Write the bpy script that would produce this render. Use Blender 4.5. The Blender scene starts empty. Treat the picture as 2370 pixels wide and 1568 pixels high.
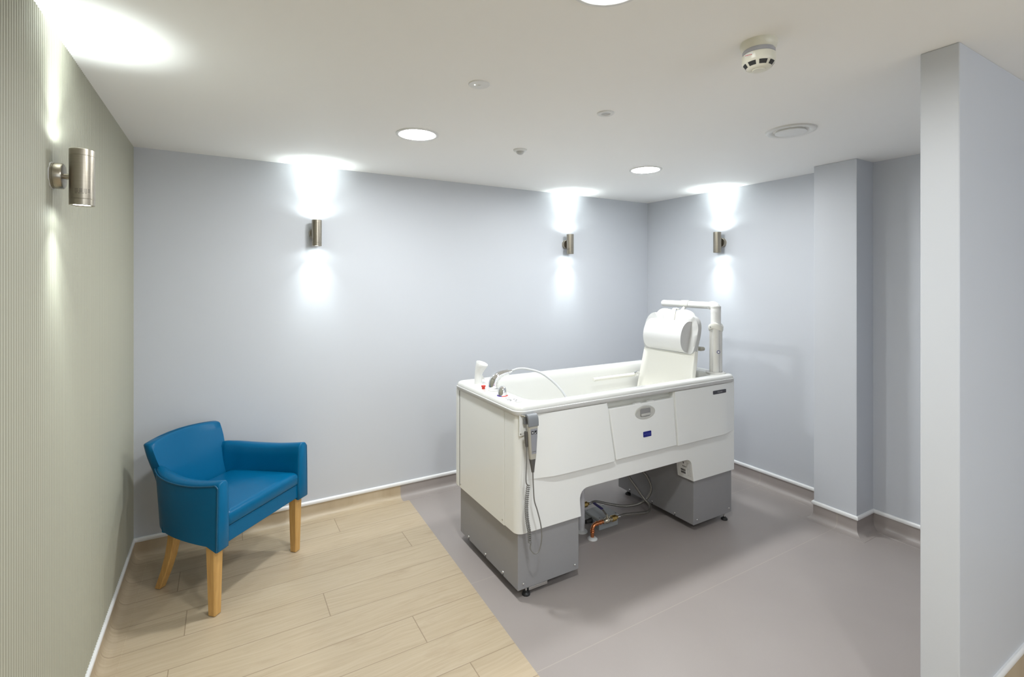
import bpy, bmesh, math, random
from mathutils import Vector, Matrix
PI = math.pi
S = bpy.context.scene
COL = S.collection
random.seed(7)

# ------------------------------------------------------------------ camera
FPX, YAW, HORIZON, EYE = 1135.32, 30.411, 649.2, 1.6222
cam_d = bpy.data.cameras.new('camera'); cam = bpy.data.objects.new('camera', cam_d); COL.objects.link(cam)
cam_d.sensor_fit = 'HORIZONTAL'; cam_d.sensor_width = 36.0
cam_d.lens = 36.0 * FPX / 2370.0
cam_d.shift_y = -(784.0 - HORIZON) / 2370.0
cam_d.clip_start = 0.02
cam.location = (0, 0, EYE); cam.rotation_euler = (PI / 2, 0, -math.radians(YAW))
S.camera = cam
# ------------------------------------------------------------------ world, colour, exposure
w = bpy.data.worlds.new('world'); S.world = w; w.use_nodes = True
w.node_tree.nodes['Background'].inputs[0].default_value = (0.75, 0.8, 0.95, 1)
w.node_tree.nodes['Background'].inputs[1].default_value = 0.3
S.view_settings.view_transform = 'Standard'; S.view_settings.look = 'None'
S.view_settings.gamma = 1.0; S.view_settings.use_curve_mapping = False
S.view_settings.exposure = 1.56
S.cycles.use_denoising = True
S.cycles.use_adaptive_sampling = True; S.cycles.adaptive_threshold = 0.02
S.cycles.max_bounces = 12; S.cycles.diffuse_bounces = 9; S.cycles.glossy_bounces = 6
S.cycles.sample_clamp_indirect = 6.0
S.cycles.caustics_reflective = False; S.cycles.caustics_refractive = False
DOWNLIGHT = 90.0        # radiance of the round ceiling lights
SCONCE_UP, SCONCE_DOWN = (5.0, 3.2, 0.6), (3.6, 2.2, 0.15)     # watts of the narrow, middle and wide spread of each lamp
FILL_WINDOW = 1.2            # radiance of the added, unseen fill window behind the viewpoint
DL_COL = (0.95, 0.985, 1.0); SC_COL = (0.90, 1.0, 1.0)

# ------------------------------------------------------------------ room numbers
H = 2.4
XL, YB, XR = -0.456, 3.578, 3.687           # left wall, back wall, right wall
CX, CY0, CY1 = 3.475, 1.583, 1.8465         # pilaster on the right wall
PX, PY0, PY1 = 2.065, 0.639, 0.745          # partition stub
YF = -2.6                                   # wall behind the camera
TZ = 0.098                                  # underside of the white skirting cap

# ------------------------------------------------------------------ helpers
ROOT = {}
def root_of(o):
    while o.parent: o = o.parent
    return o
def obj(name, bm, mat, parent=None, smooth=True, bevel=0, seg=2, sub=0, angle=40, wn=True):
    """link bm (given in the thing's build space) as ONE mesh object"""
    org = ROOT.get(root_of(parent).name, Vector()) if parent else Vector()
    if org.length: bmesh.ops.translate(bm, verts=bm.verts, vec=-org)
    bmesh.ops.recalc_face_normals(bm, faces=bm.faces)
    me = bpy.data.meshes.new(name); bm.to_mesh(me); bm.free()
    for m in (mat if isinstance(mat, (list, tuple)) else [mat]): me.materials.append(m)
    if smooth:
        me.polygons.foreach_set('use_smooth', [True] * len(me.polygons))
        if not sub: me.set_sharp_from_angle(angle=math.radians(angle))
    o = bpy.data.objects.new(name, me); COL.objects.link(o)
    if parent: o.parent = parent
    if bevel:
        b = o.modifiers.new('bevel', 'BEVEL'); b.width = bevel; b.segments = seg; b.limit_method = 'ANGLE'; b.angle_limit = math.radians(35)
        if smooth and wn:
            n = o.modifiers.new('wn', 'WEIGHTED_NORMAL'); n.keep_sharp = False
    if sub:
        s = o.modifiers.new('sub', 'SUBSURF'); s.levels = sub; s.render_levels = sub
    return o
def empty(name, loc, label, cat, group=None, rz=0, local=False):
    o = bpy.data.objects.new(name, None); COL.objects.link(o)
    o.empty_display_size = 0.05; o.location = loc; o.rotation_euler = (0, 0, rz)
    ROOT[o.name] = Vector() if local else Vector(loc)
    return tag(o, label, cat, group)
def tag(o, label, cat, group=None):
    o['label'] = label; o['category'] = cat
    if group: o['group'] = group
    return o
def struct(o, label=None):
    o['kind'] = 'structure'
    if label: o['label'] = label
    return o
def copy_tree(o, parent=None):
    c = o.copy(); COL.objects.link(c)
    if parent: c.parent = parent
    else: ROOT[c.name] = ROOT.get(o.name, Vector())
    for ch in list(o.children): copy_tree(ch, c)
    return c

def box(bm, x0, x1, y0, y1, z0, z1):
    v = [bm.verts.new(p) for p in ((x0,y0,z0),(x1,y0,z0),(x1,y1,z0),(x0,y1,z0),(x0,y0,z1),(x1,y0,z1),(x1,y1,z1),(x0,y1,z1))]
    for f in ((0,3,2,1),(4,5,6,7),(0,1,5,4),(1,2,6,5),(2,3,7,6),(3,0,4,7)): bm.faces.new([v[i] for i in f])
    return v
def BOX(*a):
    bm = bmesh.new(); box(bm, *a); return bm
def loft(bm, rings, cap0=True, cap1=True, closed=True):
    vs = [[bm.verts.new(p) for p in r] for r in rings]
    n = len(rings[0])
    for a, b in zip(vs, vs[1:]):
        for i in range(n if closed else n - 1):
            j = (i + 1) % n
            bm.faces.new((a[i], a[j], b[j], b[i]))
    if cap0: bm.faces.new(vs[0][::-1])
    if cap1: bm.faces.new(vs[-1])
    return vs
def frame(axis):
    a = Vector(axis).normalized()
    t = Vector((0,0,1)) if abs(a.z) < 0.9 else Vector((1,0,0))
    u = t.cross(a).normalized(); return u, a.cross(u), a
def lathe(bm, prof, c=(0,0,0), axis=(0,0,1), seg=32, cap=True):
    """prof: (radius, height along axis)"""
    u, v, a = frame(axis); c = Vector(c)
    rings = [[c + a*h + (u*math.cos(2*PI*i/seg) + v*math.sin(2*PI*i/seg))*max(r, 1e-5) for i in range(seg)] for r, h in prof]
    loft(bm, rings, cap, cap)
def LATHE(*a, **k):
    bm = bmesh.new(); lathe(bm, *a, **k); return bm
def spline(pts, n=8):
    """Catmull-Rom through pts"""
    P = [Vector(p) for p in pts]; P = [P[0]*2 - P[1]] + P + [P[-1]*2 - P[-2]]
    out = []
    for i in range(1, len(P) - 2):
        a, b, c, d = P[i-1:i+3]
        for k in range(n):
            t = k / n
            out.append(0.5*((2*b) + (c-a)*t + (2*a-5*b+4*c-d)*t*t + (3*b-a-3*c+d)*t**3))
    return out + [P[-2]]
def tube(bm, pts, r, seg=10, cap=True):
    P = [Vector(p) for p in pts]; n = len(P)
    R = r if isinstance(r, (list, tuple)) else [r]*n
    T = [(P[min(i+1, n-1)] - P[max(i-1, 0)]).normalized() for i in range(n)]
    u = frame(T[0])[0]; rings = []
    for i in range(n):
        u = (u - T[i]*u.dot(T[i])).normalized(); v = T[i].cross(u)
        rings.append([P[i] + (u*math.cos(2*PI*k/seg) + v*math.sin(2*PI*k/seg))*R[i] for k in range(seg)])
    loft(bm, rings, cap, cap)
def TUBE(*a, **k):
    bm = bmesh.new(); tube(bm, *a, **k); return bm
def prism(bm, poly, fn, d0, d1):
    """extrude a 2-D polygon; fn(a, b, d) -> point"""
    loft(bm, [[fn(a, b, d0) for a, b in poly], [fn(a, b, d1) for a, b in poly]])
def rrect(x0, x1, y0, y1, r, n=6):
    r = min(r, (x1-x0)/2 - 1e-4, (y1-y0)/2 - 1e-4); out = []
    for cx, cy, a0 in ((x1-r, y1-r, 0), (x0+r, y1-r, 90), (x0+r, y0+r, 180), (x1-r, y0+r, 270)):
        for k in range(n + 1):
            a = math.radians(a0 + 90*k/n); out.append((cx + r*math.cos(a), cy + r*math.sin(a)))
    return out
def text_bm(body, size, mat4, depth=0.0003):
    c = bpy.data.curves.new('t', 'FONT'); c.body = body; c.size = size; c.align_x = 'CENTER'; c.align_y = 'CENTER'; c.extrude = depth; c.resolution_u = 3
    o = bpy.data.objects.new('t', c); COL.objects.link(o)
    me = bpy.data.meshes.new_from_object(o.evaluated_get(bpy.context.evaluated_depsgraph_get()))
    bpy.data.objects.remove(o); bpy.data.curves.remove(c)
    bm = bmesh.new(); bm.from_mesh(me); bpy.data.meshes.remove(me)
    bmesh.ops.transform(bm, matrix=mat4, verts=bm.verts)
    return bm
def merge(a, b):
    me = bpy.data.meshes.new('tmp'); b.to_mesh(me); b.free(); a.from_mesh(me); bpy.data.meshes.remove(me); return a

# ------------------------------------------------------------------ materials
class NT:
    def __init__(s, name):
        s.m = bpy.data.materials.new(name); s.m.use_nodes = True; s.t = s.m.node_tree
        s.b = s.t.nodes['Principled BSDF']
    def n(s, typ, **k):
        x = s.t.nodes.new(typ)
        for a, v in k.items(): setattr(x, a, v)
        return x
    def put(s, sock, v):
        if hasattr(v, 'is_output') or isinstance(v, bpy.types.NodeSocket): s.t.links.new(v, sock)
        else: sock.default_value = v
    def math(s, op, a, b=0.0, c=0.0):
        x = s.n('ShaderNodeMath', operation=op)
        for i, v in enumerate((a, b, c)): s.put(x.inputs[i], v)
        return x.outputs[0]
    def mix(s, f, a, b, mode='MIX'):
        x = s.n('ShaderNodeMix', data_type='RGBA', blend_type=mode)
        s.put(x.inputs[0], f); s.put(x.inputs[6], a); s.put(x.inputs[7], b); return x.outputs[2]
    def noise(s, vec, scale, detail=3, rough=0.5, dist=0):
        x = s.n('ShaderNodeTexNoise'); s.put(x.inputs['Vector'], vec); x.inputs['Scale'].default_value = scale
        x.inputs['Detail'].default_value = detail; x.inputs['Roughness'].default_value = rough; x.inputs['Distortion'].default_value = dist
        return x.outputs['Fac']
    def coords(s): return s.n('ShaderNodeTexCoord').outputs['Object']
    def scale(s, v, sc):
        x = s.n('ShaderNodeMapping'); s.put(x.inputs[0], v); x.inputs['Scale'].default_value = sc; return x.outputs[0]
    def bump(s, h, strength, dist=0.001):
        x = s.n('ShaderNodeBump'); s.put(x.inputs['Height'], h); x.inputs['Strength'].default_value = strength; x.inputs['Distance'].default_value = dist
        s.t.links.new(x.outputs[0], s.b.inputs['Normal'])
    def ramp(s, f, stops, const=False):
        x = s.n('ShaderNodeValToRGB'); s.put(x.inputs[0], f); e = x.color_ramp.elements
        if const: x.color_ramp.interpolation = 'CONSTANT'
        while len(e) < len(stops): e.new(0.5)
        for q, (p, c) in zip(e, stops): q.position = p; q.color = c if len(c) == 4 else (*c, 1)
        return x.outputs[0]
def c4(c): return (*c, 1.0)
def simple(name, col, rough=0.5, metal=0.0, spec=0.5, vary=0.03, nscale=30, bump=0.0, bscale=200, coat=0.0):
    s = NT(name); co = s.coords()
    f = s.noise(co, nscale, 3)
    d = tuple(max(0, v*(1 - vary)) for v in col); l = tuple(min(1, v*(1 + vary)) for v in col)
    s.t.links.new(s.mix(f, c4(d), c4(l)), s.b.inputs['Base Color'])
    s.b.inputs['Roughness'].default_value = rough; s.b.inputs['Metallic'].default_value = metal
    s.b.inputs['Specular IOR Level'].default_value = spec
    if coat: s.b.inputs['Coat Weight'].default_value = coat; s.b.inputs['Coat Roughness'].default_value = 0.05
    if bump: s.bump(s.noise(co, bscale, 2), bump, 0.0006)
    return s.m
def emit(name, col, strength):
    m = bpy.data.materials.new(name); m.use_nodes = True; t = m.node_tree; t.nodes.clear()
    e = t.nodes.new('ShaderNodeEmission'); o = t.nodes.new('ShaderNodeOutputMaterial')
    e.inputs[0].default_value = c4(col); e.inputs[1].default_value = strength
    t.links.new(e.outputs[0], o.inputs[0]); return m

M_wall = simple('lavender_grey_paint', (0.585, 0.605, 0.645), 0.45, vary=0.012, nscale=2, bump=0.05, bscale=350)
M_ceil = simple('ceiling_paint', (0.90, 0.89, 0.87), 0.7, vary=0.01, nscale=2)
M_trim = simple('white_skirting_cap', (0.86, 0.86, 0.86), 0.3)
def make_ribbed():
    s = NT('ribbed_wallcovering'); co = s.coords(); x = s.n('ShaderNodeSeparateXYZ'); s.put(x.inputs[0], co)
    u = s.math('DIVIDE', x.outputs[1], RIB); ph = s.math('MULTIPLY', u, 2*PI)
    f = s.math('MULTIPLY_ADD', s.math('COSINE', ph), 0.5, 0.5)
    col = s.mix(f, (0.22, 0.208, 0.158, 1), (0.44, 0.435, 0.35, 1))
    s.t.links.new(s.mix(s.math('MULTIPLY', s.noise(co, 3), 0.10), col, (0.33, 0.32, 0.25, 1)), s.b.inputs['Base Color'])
    s.b.inputs['Roughness'].default_value = 0.55; return s.m
RIB = 0.0172
M_rib = make_ribbed()
def make_wood():
    """oak-look vinyl planks running along x"""
    s = NT('oak_plank_vinyl'); co = s.coords(); x = s.n('ShaderNodeSeparateXYZ'); s.put(x.inputs[0], co)
    W, Y0, L = 0.2003, 2.085, 1.5
    r = s.math('DIVIDE', s.math('SUBTRACT', x.outputs[1], Y0), W)
    row = s.math('FLOOR', r); fr = s.math('FRACT', r)
    joints = {0: .784, 1: 1.30, 2: .443, 3: -.157, 4: .988, 5: -.21, 6: .645, 7: .1, -1: .25, -2: .9, -3: -.1, -4: .55, -5: 1.1, -6: .3, -7: .75}
    stops = []
    for k in range(-12, 8):
        j = joints.get(k, (k * 0.377) % L); stops.append((((k + 12) + 0.0) / 24.0, ((j % L) / L,)*3))
    off = s.ramp(s.math('DIVIDE', s.math('ADD', row, 12.5), 24.0), stops, const=True)
    offv = s.n('ShaderNodeRGBToBW'); s.put(offv.inputs[0], off)
    q = s.math('SUBTRACT', s.math('DIVIDE', x.outputs[0], L), offv.outputs[0])
    pid = s.math('FLOOR', q); fq = s.math('FRACT', q)
    def near(f, wd): # 1 near integer edges
        e = s.math('MINIMUM', f, s.math('SUBTRACT', 1.0, f)); return s.math('LESS_THAN', e, wd)
    line = s.math('MAXIMUM', near(fr, 0.0085), near(fq, 0.0013))
    seed = s.math('ADD', s.math('MULTIPLY', row, 7.31), s.math('MULTIPLY', pid, 3.77))
    cb = s.n('ShaderNodeCombineXYZ'); s.put(cb.inputs[0], s.math('ADD', x.outputs[0], seed)); s.put(cb.inputs[1], x.outputs[1]); s.put(cb.inputs[2], seed)
    v = cb.outputs[0]
    warp = s.noise(s.scale(v, (1.1, 3.2, 1)), 1.6, 2)
    cb2 = s.n('ShaderNodeCombineXYZ'); s.put(cb2.inputs[0], s.math('ADD', x.outputs[0], seed)); s.put(cb2.inputs[1], s.math('MULTIPLY_ADD', warp, 0.11, x.outputs[1])); s.put(cb2.inputs[2], seed)
    g1 = s.noise(s.scale(cb2.outputs[0], (1.3, 34, 1)), 2.2, 5, 0.62)
    g2 = s.noise(s.scale(cb2.outputs[0], (3.0, 140, 1)), 2.0, 4, 0.6)
    blot = s.noise(s.scale(v, (2.2, 7, 1)), 2.0, 4, 0.6)
    base = s.ramp(g1, [(0.25, (0.445, 0.355, 0.238)), (0.5, (0.525, 0.43, 0.302)), (0.75, (0.58, 0.487, 0.357))])
    base = s.mix(s.math('MULTIPLY', g2, 0.20), base, (0.37, 0.265, 0.165, 1))
    kn = s.ramp(blot, [(0.56, (0, 0, 0)), (0.80, (1, 1, 1))])
    knv = s.n('ShaderNodeRGBToBW'); s.put(knv.inputs[0], kn)
    base = s.mix(s.math('MULTIPLY', knv.outputs[0], 0.55), base, (0.35, 0.25, 0.155, 1))
    wn = s.n('ShaderNodeTexWhiteNoise', noise_dimensions='1D'); s.put(wn.inputs[1], seed)
    base = s.mix(s.math('MULTIPLY', wn.outputs[0], 0.16), base, (0.40, 0.30, 0.195, 1))
    col = s.mix(s.math('MULTIPLY', line, 0.62), base, (0.20, 0.135, 0.08, 1))
    s.t.links.new(col, s.b.inputs['Base Color'])
    s.b.inputs['Roughness'].default_value = 0.42
    s.bump(s.math('SUBTRACT', s.math('MULTIPLY', g2, 0.25), line), 0.25, 0.0008); return s.m
M_wood = make_wood()
def make_vinyl():
    s = NT('taupe_safety_vinyl'); co = s.coords(); x = s.n('ShaderNodeSeparateXYZ'); s.put(x.inputs[0], co)
    base = s.mix(s.noise(co, 2.2, 4), (0.325, 0.287, 0.27, 1), (0.375, 0.335, 0.316, 1))
    sp = s.ramp(s.noise(co, 420, 2, 0.7), [(0.50, (0, 0, 0)), (0.72, (1, 1, 1))]); b = s.n('ShaderNodeRGBToBW'); s.put(b.inputs[0], sp)
    col = s.mix(s.math('MULTIPLY', b.outputs[0], 0.16), base, (0.46, 0.42, 0.40, 1))
    for yy in (1.698, 2.37):
        d = s.math('ABSOLUTE', s.math('SUBTRACT', x.outputs[1], yy)); col = s.mix(s.math('MULTIPLY', s.math('LESS_THAN', d, 0.0022), 0.5), col, (0.46, 0.40, 0.36, 1))
    s.t.links.new(col, s.b.inputs['Base Color']); s.b.inputs['Roughness'].default_value = 0.40
    s.bump(s.noise(co, 300, 2), 0.10, 0.0006); return s.m
M_vinyl = make_vinyl()
M_gel = simple('white_gelcoat', (0.68, 0.68, 0.655), 0.16, vary=0.008, nscale=3)
M_basin = M_gel
M_panel = simple('off_white_panel', (0.83, 0.835, 0.815), 0.22, vary=0.008, nscale=3)
M_cream = simple('cream_shell', (0.76, 0.75, 0.69), 0.35, vary=0.008, nscale=3)
M_band = simple('shaded_rim_grey', (0.60, 0.60, 0.59), 0.4)  # shade on the lower rim band put into this grey
M_plinth = simple('grey_powder_coat', (0.285, 0.282, 0.288), 0.42, vary=0.02, bump=0.05, bscale=500)
M_dark = simple('dark_gap', (0.03, 0.03, 0.03), 0.7)
M_chrome = simple('chrome', (0.86, 0.86, 0.87), 0.05, metal=1.0, vary=0.01)
M_steel = simple('zinc_screw', (0.75, 0.75, 0.74), 0.2, metal=1.0, vary=0.02)
M_black = simple('black_rubber', (0.02, 0.02, 0.02), 0.5)
M_greyplastic = simple('mid_grey_plastic', (0.20, 0.21, 0.225), 0.4)
M_beigeplastic = simple('warm_grey_plastic', (0.40, 0.38, 0.33), 0.4)
M_keypad = simple('keypad_grey', (0.27, 0.275, 0.30), 0.35)
M_dkplastic = simple('dark_grey_plastic', (0.085, 0.08, 0.075), 0.45)
M_cord = simple('grey_cord', (0.19, 0.185, 0.175), 0.45)
M_white = simple('white_plastic', (0.73, 0.73, 0.715), 0.3)
M_label = simple('white_label', (0.82, 0.82, 0.80), 0.4)
M_ink = simple('black_ink', (0.02, 0.02, 0.022), 0.5)
M_greyink = simple('grey_ink', (0.35, 0.35, 0.36), 0.5)
M_red = simple('red_plastic', (0.62, 0.035, 0.02), 0.3)
M_blue = simple('blue_ring', (0.01, 0.03, 0.30), 0.35)
M_badgeblue = simple('navy_badge', (0.008, 0.012, 0.19), 0.3)
M_badgetext = simple('pale_blue_print', (0.09, 0.11, 0.36), 0.4)
M_badgegrey = simple('slate_badge', (0.055, 0.052, 0.065), 0.35)
M_silver = simple('silver_profile', (0.70, 0.69, 0.66), 0.38, metal=0.35)
M_handle = simple('pale_grey_handle', (0.52, 0.515, 0.48), 0.4)
M_handlegrey = simple('grey_latch', (0.27, 0.265, 0.26), 0.35)
M_hose = simple('grey_pvc_hose', (0.55, 0.56, 0.57), 0.3)
M_pillow = simple('white_coated_fabric', (0.70, 0.70, 0.695), 0.38, vary=0.015, bump=0.05, bscale=900)
M_pillowend = simple('shaded_grey_mesh', (0.56, 0.555, 0.55), 0.7, vary=0.06, nscale=500)  # grey end fabric, with the shading of the ends mixed into its tone
M_cloth = simple('white_cloth', (0.54, 0.54, 0.53), 0.6, vary=0.03, nscale=18, bump=0.4, bscale=22)
M_webbing = simple('pale_webbing', (0.68, 0.68, 0.64), 0.7)
M_copper = simple('copper', (0.78, 0.30, 0.13), 0.22, metal=1.0, vary=0.12, nscale=40)
M_brass = simple('brass', (0.58, 0.40, 0.14), 0.28, metal=1.0, vary=0.12, nscale=60)
M_nickel = simple('nickel_brass', (0.62, 0.57, 0.46), 0.28, metal=1.0, vary=0.1, nscale=60)
M_lever = simple('blue_lever', (0.022, 0.016, 0.12), 0.35)
M_boxgrey = simple('junction_box_grey', (0.40, 0.42, 0.425), 0.45)
M_pvc = simple('white_pvc', (0.74, 0.735, 0.76), 0.4)
def make_braid():
    s = NT('braided_steel'); co = s.coords()
    f = s.noise(co, 900, 1); s.t.links.new(s.ramp(f, [(0.35, (0.10, 0.094, 0.085)), (0.65, (0.50, 0.48, 0.44))]), s.b.inputs['Base Color'])
    s.b.inputs['Metallic'].default_value = 0.8; s.b.inputs['Roughness'].default_value = 0.35; s.bump(f, 0.6, 0.001); return s.m
M_braid = make_braid()
def make_leather():
    s = NT('teal_vinyl_leather'); co = s.coords()
    s.t.links.new(s.mix(s.noise(co, 5, 3), (0.0, 0.102, 0.228, 1), (0.0, 0.118, 0.262, 1)), s.b.inputs['Base Color'])
    s.b.inputs['Roughness'].default_value = 0.31; s.b.inputs['Specular IOR Level'].default_value = 0.22
    s.bump(s.noise(co, 420, 2), 0.12, 0.0005); return s.m
M_teal = make_leather()
M_piping = simple('teal_piping', (0.003, 0.085, 0.17), 0.38)
def make_beech():
    s = NT('beech'); co = s.coords()
    g = s.noise(s.scale(co, (60, 60, 4)), 1.5, 4, 0.6)
    s.t.links.new(s.ramp(g, [(0.3, (0.50, 0.28, 0.085)), (0.7, (0.62, 0.375, 0.13))]), s.b.inputs['Base Color'])
    s.b.inputs['Roughness'].default_value = 0.35; return s.m
M_beech = make_beech()
def make_brushed():
    s = NT('brushed_nickel'); co = s.coords()
    g = s.noise(s.scale(co, (2, 2, 260)), 3, 3, 0.6)
    s.t.links.new(s.ramp(g, [(0.3, (0.36, 0.325, 0.265)), (0.7, (0.41, 0.37, 0.305))]), s.b.inputs['Base Color'])
    s.b.inputs['Metallic'].default_value = 1.0; s.b.inputs['Roughness'].default_value = 0.30
    s.b.inputs['Anisotropic'].default_value = 0.5; return s.m
M_brushed = make_brushed()
M_ivory = simple('ivory_plastic', (0.74, 0.72, 0.62), 0.32)
M_clear = simple('smoky_clear_plastic', (0.40, 0.40, 0.43), 0.12)
M_lens = simple('grey_lens', (0.50, 0.50, 0.485), 0.3)
M_diff = emit('lit_diffuser', DL_COL, DOWNLIGHT)
M_glass = emit('lit_lamp_glass', SC_COL, 9.0)

# ------------------------------------------------------------------ room shell
TH = 0.12
def wall(name, x0, x1, y0, y1, mat=M_wall): return struct(obj(name, BOX(x0, x1, y0, y1, 0, H), mat, smooth=False))
wall('wall_back', XL - TH, XR + TH, YB, YB + TH)
wall('wall_right', XR, XR + TH, YF, YB)
wall('wall_front', XL - TH, XR + TH, YF - TH, YF)
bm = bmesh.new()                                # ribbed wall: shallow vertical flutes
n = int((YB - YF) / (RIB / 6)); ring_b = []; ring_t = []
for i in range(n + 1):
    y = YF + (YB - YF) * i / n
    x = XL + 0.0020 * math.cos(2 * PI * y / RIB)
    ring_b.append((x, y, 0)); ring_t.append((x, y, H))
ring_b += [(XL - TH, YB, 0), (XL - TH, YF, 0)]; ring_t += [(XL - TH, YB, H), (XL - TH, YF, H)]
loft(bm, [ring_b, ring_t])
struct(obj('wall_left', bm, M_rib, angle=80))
struct(obj('trim_1', BOX(CX, XR + 0.01, CY0, CY1, 0, H), M_wall, smooth=False, bevel=0.003), 'painted pilaster boxing on the right wall')
struct(obj('wall_partition', BOX(PX, XR + 0.01, PY0, PY1, 0, H), M_wall, smooth=False, bevel=0.004, seg=3))
# unseen glowing window, added behind the viewpoint to fill the room with light
M_pane = emit('added_fill_pane', (0.80, 0.89, 1.0), FILL_WINDOW)
wf = struct(obj('fill_window_1', BOX(0.90, 3.30, YF - 0.005, YF + 0.02, 0.80, 2.25), M_trim, smooth=False, bevel=.003), 'added white framed window behind the viewpoint, glowing as fill light')
for x0 in (0.95, 1.74, 2.53): obj('fill_pane', BOX(x0, x0 + .72, YF + .019, YF + .023, 0.85, 2.20), M_pane, wf, smooth=False)
def slab(name, poly, z0, z1, mat):
    bm = bmesh.new(); prism(bm, poly, lambda a, b, d: (a, b, d), z0, z1); return struct(obj(name, bm, mat, smooth=False))
BX = lambda y: 1.113 + (y - 1.671) * (1.172 - 1.113) / (3.375 - 1.671)     # wood / vinyl boundary
slab('floor', [(XL - TH, YF - TH), (XR + TH, YF - TH), (XR + TH, 0.69), (BX(0.69), 0.69), (BX(YB), YB), (BX(YB), YB + TH), (XL - TH, YB + TH)], -0.1, 0, M_wood)
slab('floor', [(BX(0.69), 0.69), (XR + TH, 0.69), (XR + TH, YB + TH), (BX(YB), YB + TH), (BX(YB), YB)], -0.1, 0, M_vinyl)
slab('ceiling', [(XL - TH, YF - TH), (XR + TH, YF - TH), (XR + TH, YB + TH), (XL - TH, YB + TH)], H, H + 0.1, M_ceil)

# coved skirting swept along the walls (interior on the right hand side of each segment)
CHAIN = [(XL, YF), (XL, YB), (XR, YB), (XR, CY1), (CX, CY1), (CX, CY0), (XR, CY0), (XR, PY1), (PX, PY1), (PX, PY0), (XR, PY0), (XR, YF)]
def offset_pt(i, d):
    """chain vertex i pushed d into the room, mitred"""
    p = Vector(CHAIN[i]); k = len(CHAIN); ns = []
    a, b = Vector(CHAIN[(i-1) % k]), Vector(CHAIN[(i+1) % k])
    for u, v in ((a, p), (p, b)):
        t = (v - u).normalized(); ns.append(Vector((t.y, -t.x)))
    m = ns[0] + ns[1]; m = m / m.dot(ns[0]) if m.length > 1e-6 else ns[0]
    return p + m * d
def cove_profile(tz):
    R = 0.042; pr = [(0.0, tz), (0.003, tz), (0.003, R)]
    pr += [(0.003 + R*(1 - math.cos(a)), R*(1 - math.sin(a))) for a in [PI/2*k/8 for k in range(1, 9)]]
    return pr + [(0.003 + R + 0.028, 0.0012), (0.003 + R + 0.03, -0.002), (0.0, -0.002)]
def cap_profile(tz): return [(0.0, tz - 0.004), (0.009, tz - 0.004), (0.0115, tz + 0.001), (0.0115, tz + 0.010), (0.0095, tz + 0.017), (0.006, tz + 0.02), (0.0, tz + 0.02)]
def sweep(name, i, prof, mat, cut=None, keep=0):
    A, B = i, (i + 1) % len(CHAIN); ra, rb = [], []
    for d, z in prof:
        a, b = offset_pt(A, d), offset_pt(B, d)
        if cut is not None:                                  # the back wall is split where wood meets vinyl
            m = Vector((cut, a.y))
            if keep == 0: b = m
            else: a = m
        ra.append((a.x, a.y, z)); rb.append((b.x, b.y, z))
    bm = bmesh.new(); loft(bm, [ra, rb]); return struct(obj(name, bm, mat, angle=35))
SEGS = [('left', M_wood), ('back', None), ('right', M_vinyl), ('pilaster_far', M_vinyl), ('pilaster_face', M_vinyl), ('pilaster_near', M_vinyl),
        ('right_near', M_vinyl), ('partition_inside', M_vinyl), ('partition_end', M_vinyl), ('partition_outside', M_wood), ('corridor', M_wood), ('front', M_wood)]
for i, (nm, mt) in enumerate(SEGS):
    tz = 0.19 if nm == 'partition_outside' else TZ
    if mt is None:
        cut = BX(YB) - 0.045
        sweep('baseboard_back', i, cove_profile(tz), M_wood, cut, 0); sweep('baseboard_back', i, cove_profile(tz), M_vinyl, cut, 1)
    else: sweep('baseboard_' + nm, i, cove_profile(tz), mt)
    sweep('trim_%d' % (i + 2), i, cap_profile(tz), M_trim)

# ------------------------------------------------------------------ round ceiling lights
def downlight():
    r = empty('downlight', (0, 0, 0), '', 'ceiling light', 'round recessed downlights')
    obj('rim', LATHE([(0.0945, 0.004), (0.0945, -0.0035), (0.096, -0.0045), (0.108, -0.0045), (0.1115, -0.003), (0.1125, 0.0), (0.1125, 0.002)], seg=64, cap=False), M_white, r)
    bm = bmesh.new(); lathe(bm, [(0.0, 0.0003), (0.0945, 0.0003)], seg=64, cap=False)
    obj('diffuser', bm, M_diff, r, smooth=False); return r
dl = downlight()
DLS = [(0.887, 2.507, 'lit round downlight in the ceiling nearest the teal armchair'),
       (2.554, 2.498, 'lit round downlight above the far end of the white bath, by the back corner'),
       (0.867, 0.972, 'lit round downlight cut off by the top edge of the photo'),
       (0.867, -0.565, 'lit round downlight added out of view behind the viewpoint as fill light')]  # last downlight is unseen, added to light the room from behind the camera
for k, (x, y, lab) in enumerate(DLS):
    o = dl if k == 0 else copy_tree(dl)
    o.location = (x, y, H - 0.0006); o['label'] = lab
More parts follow.
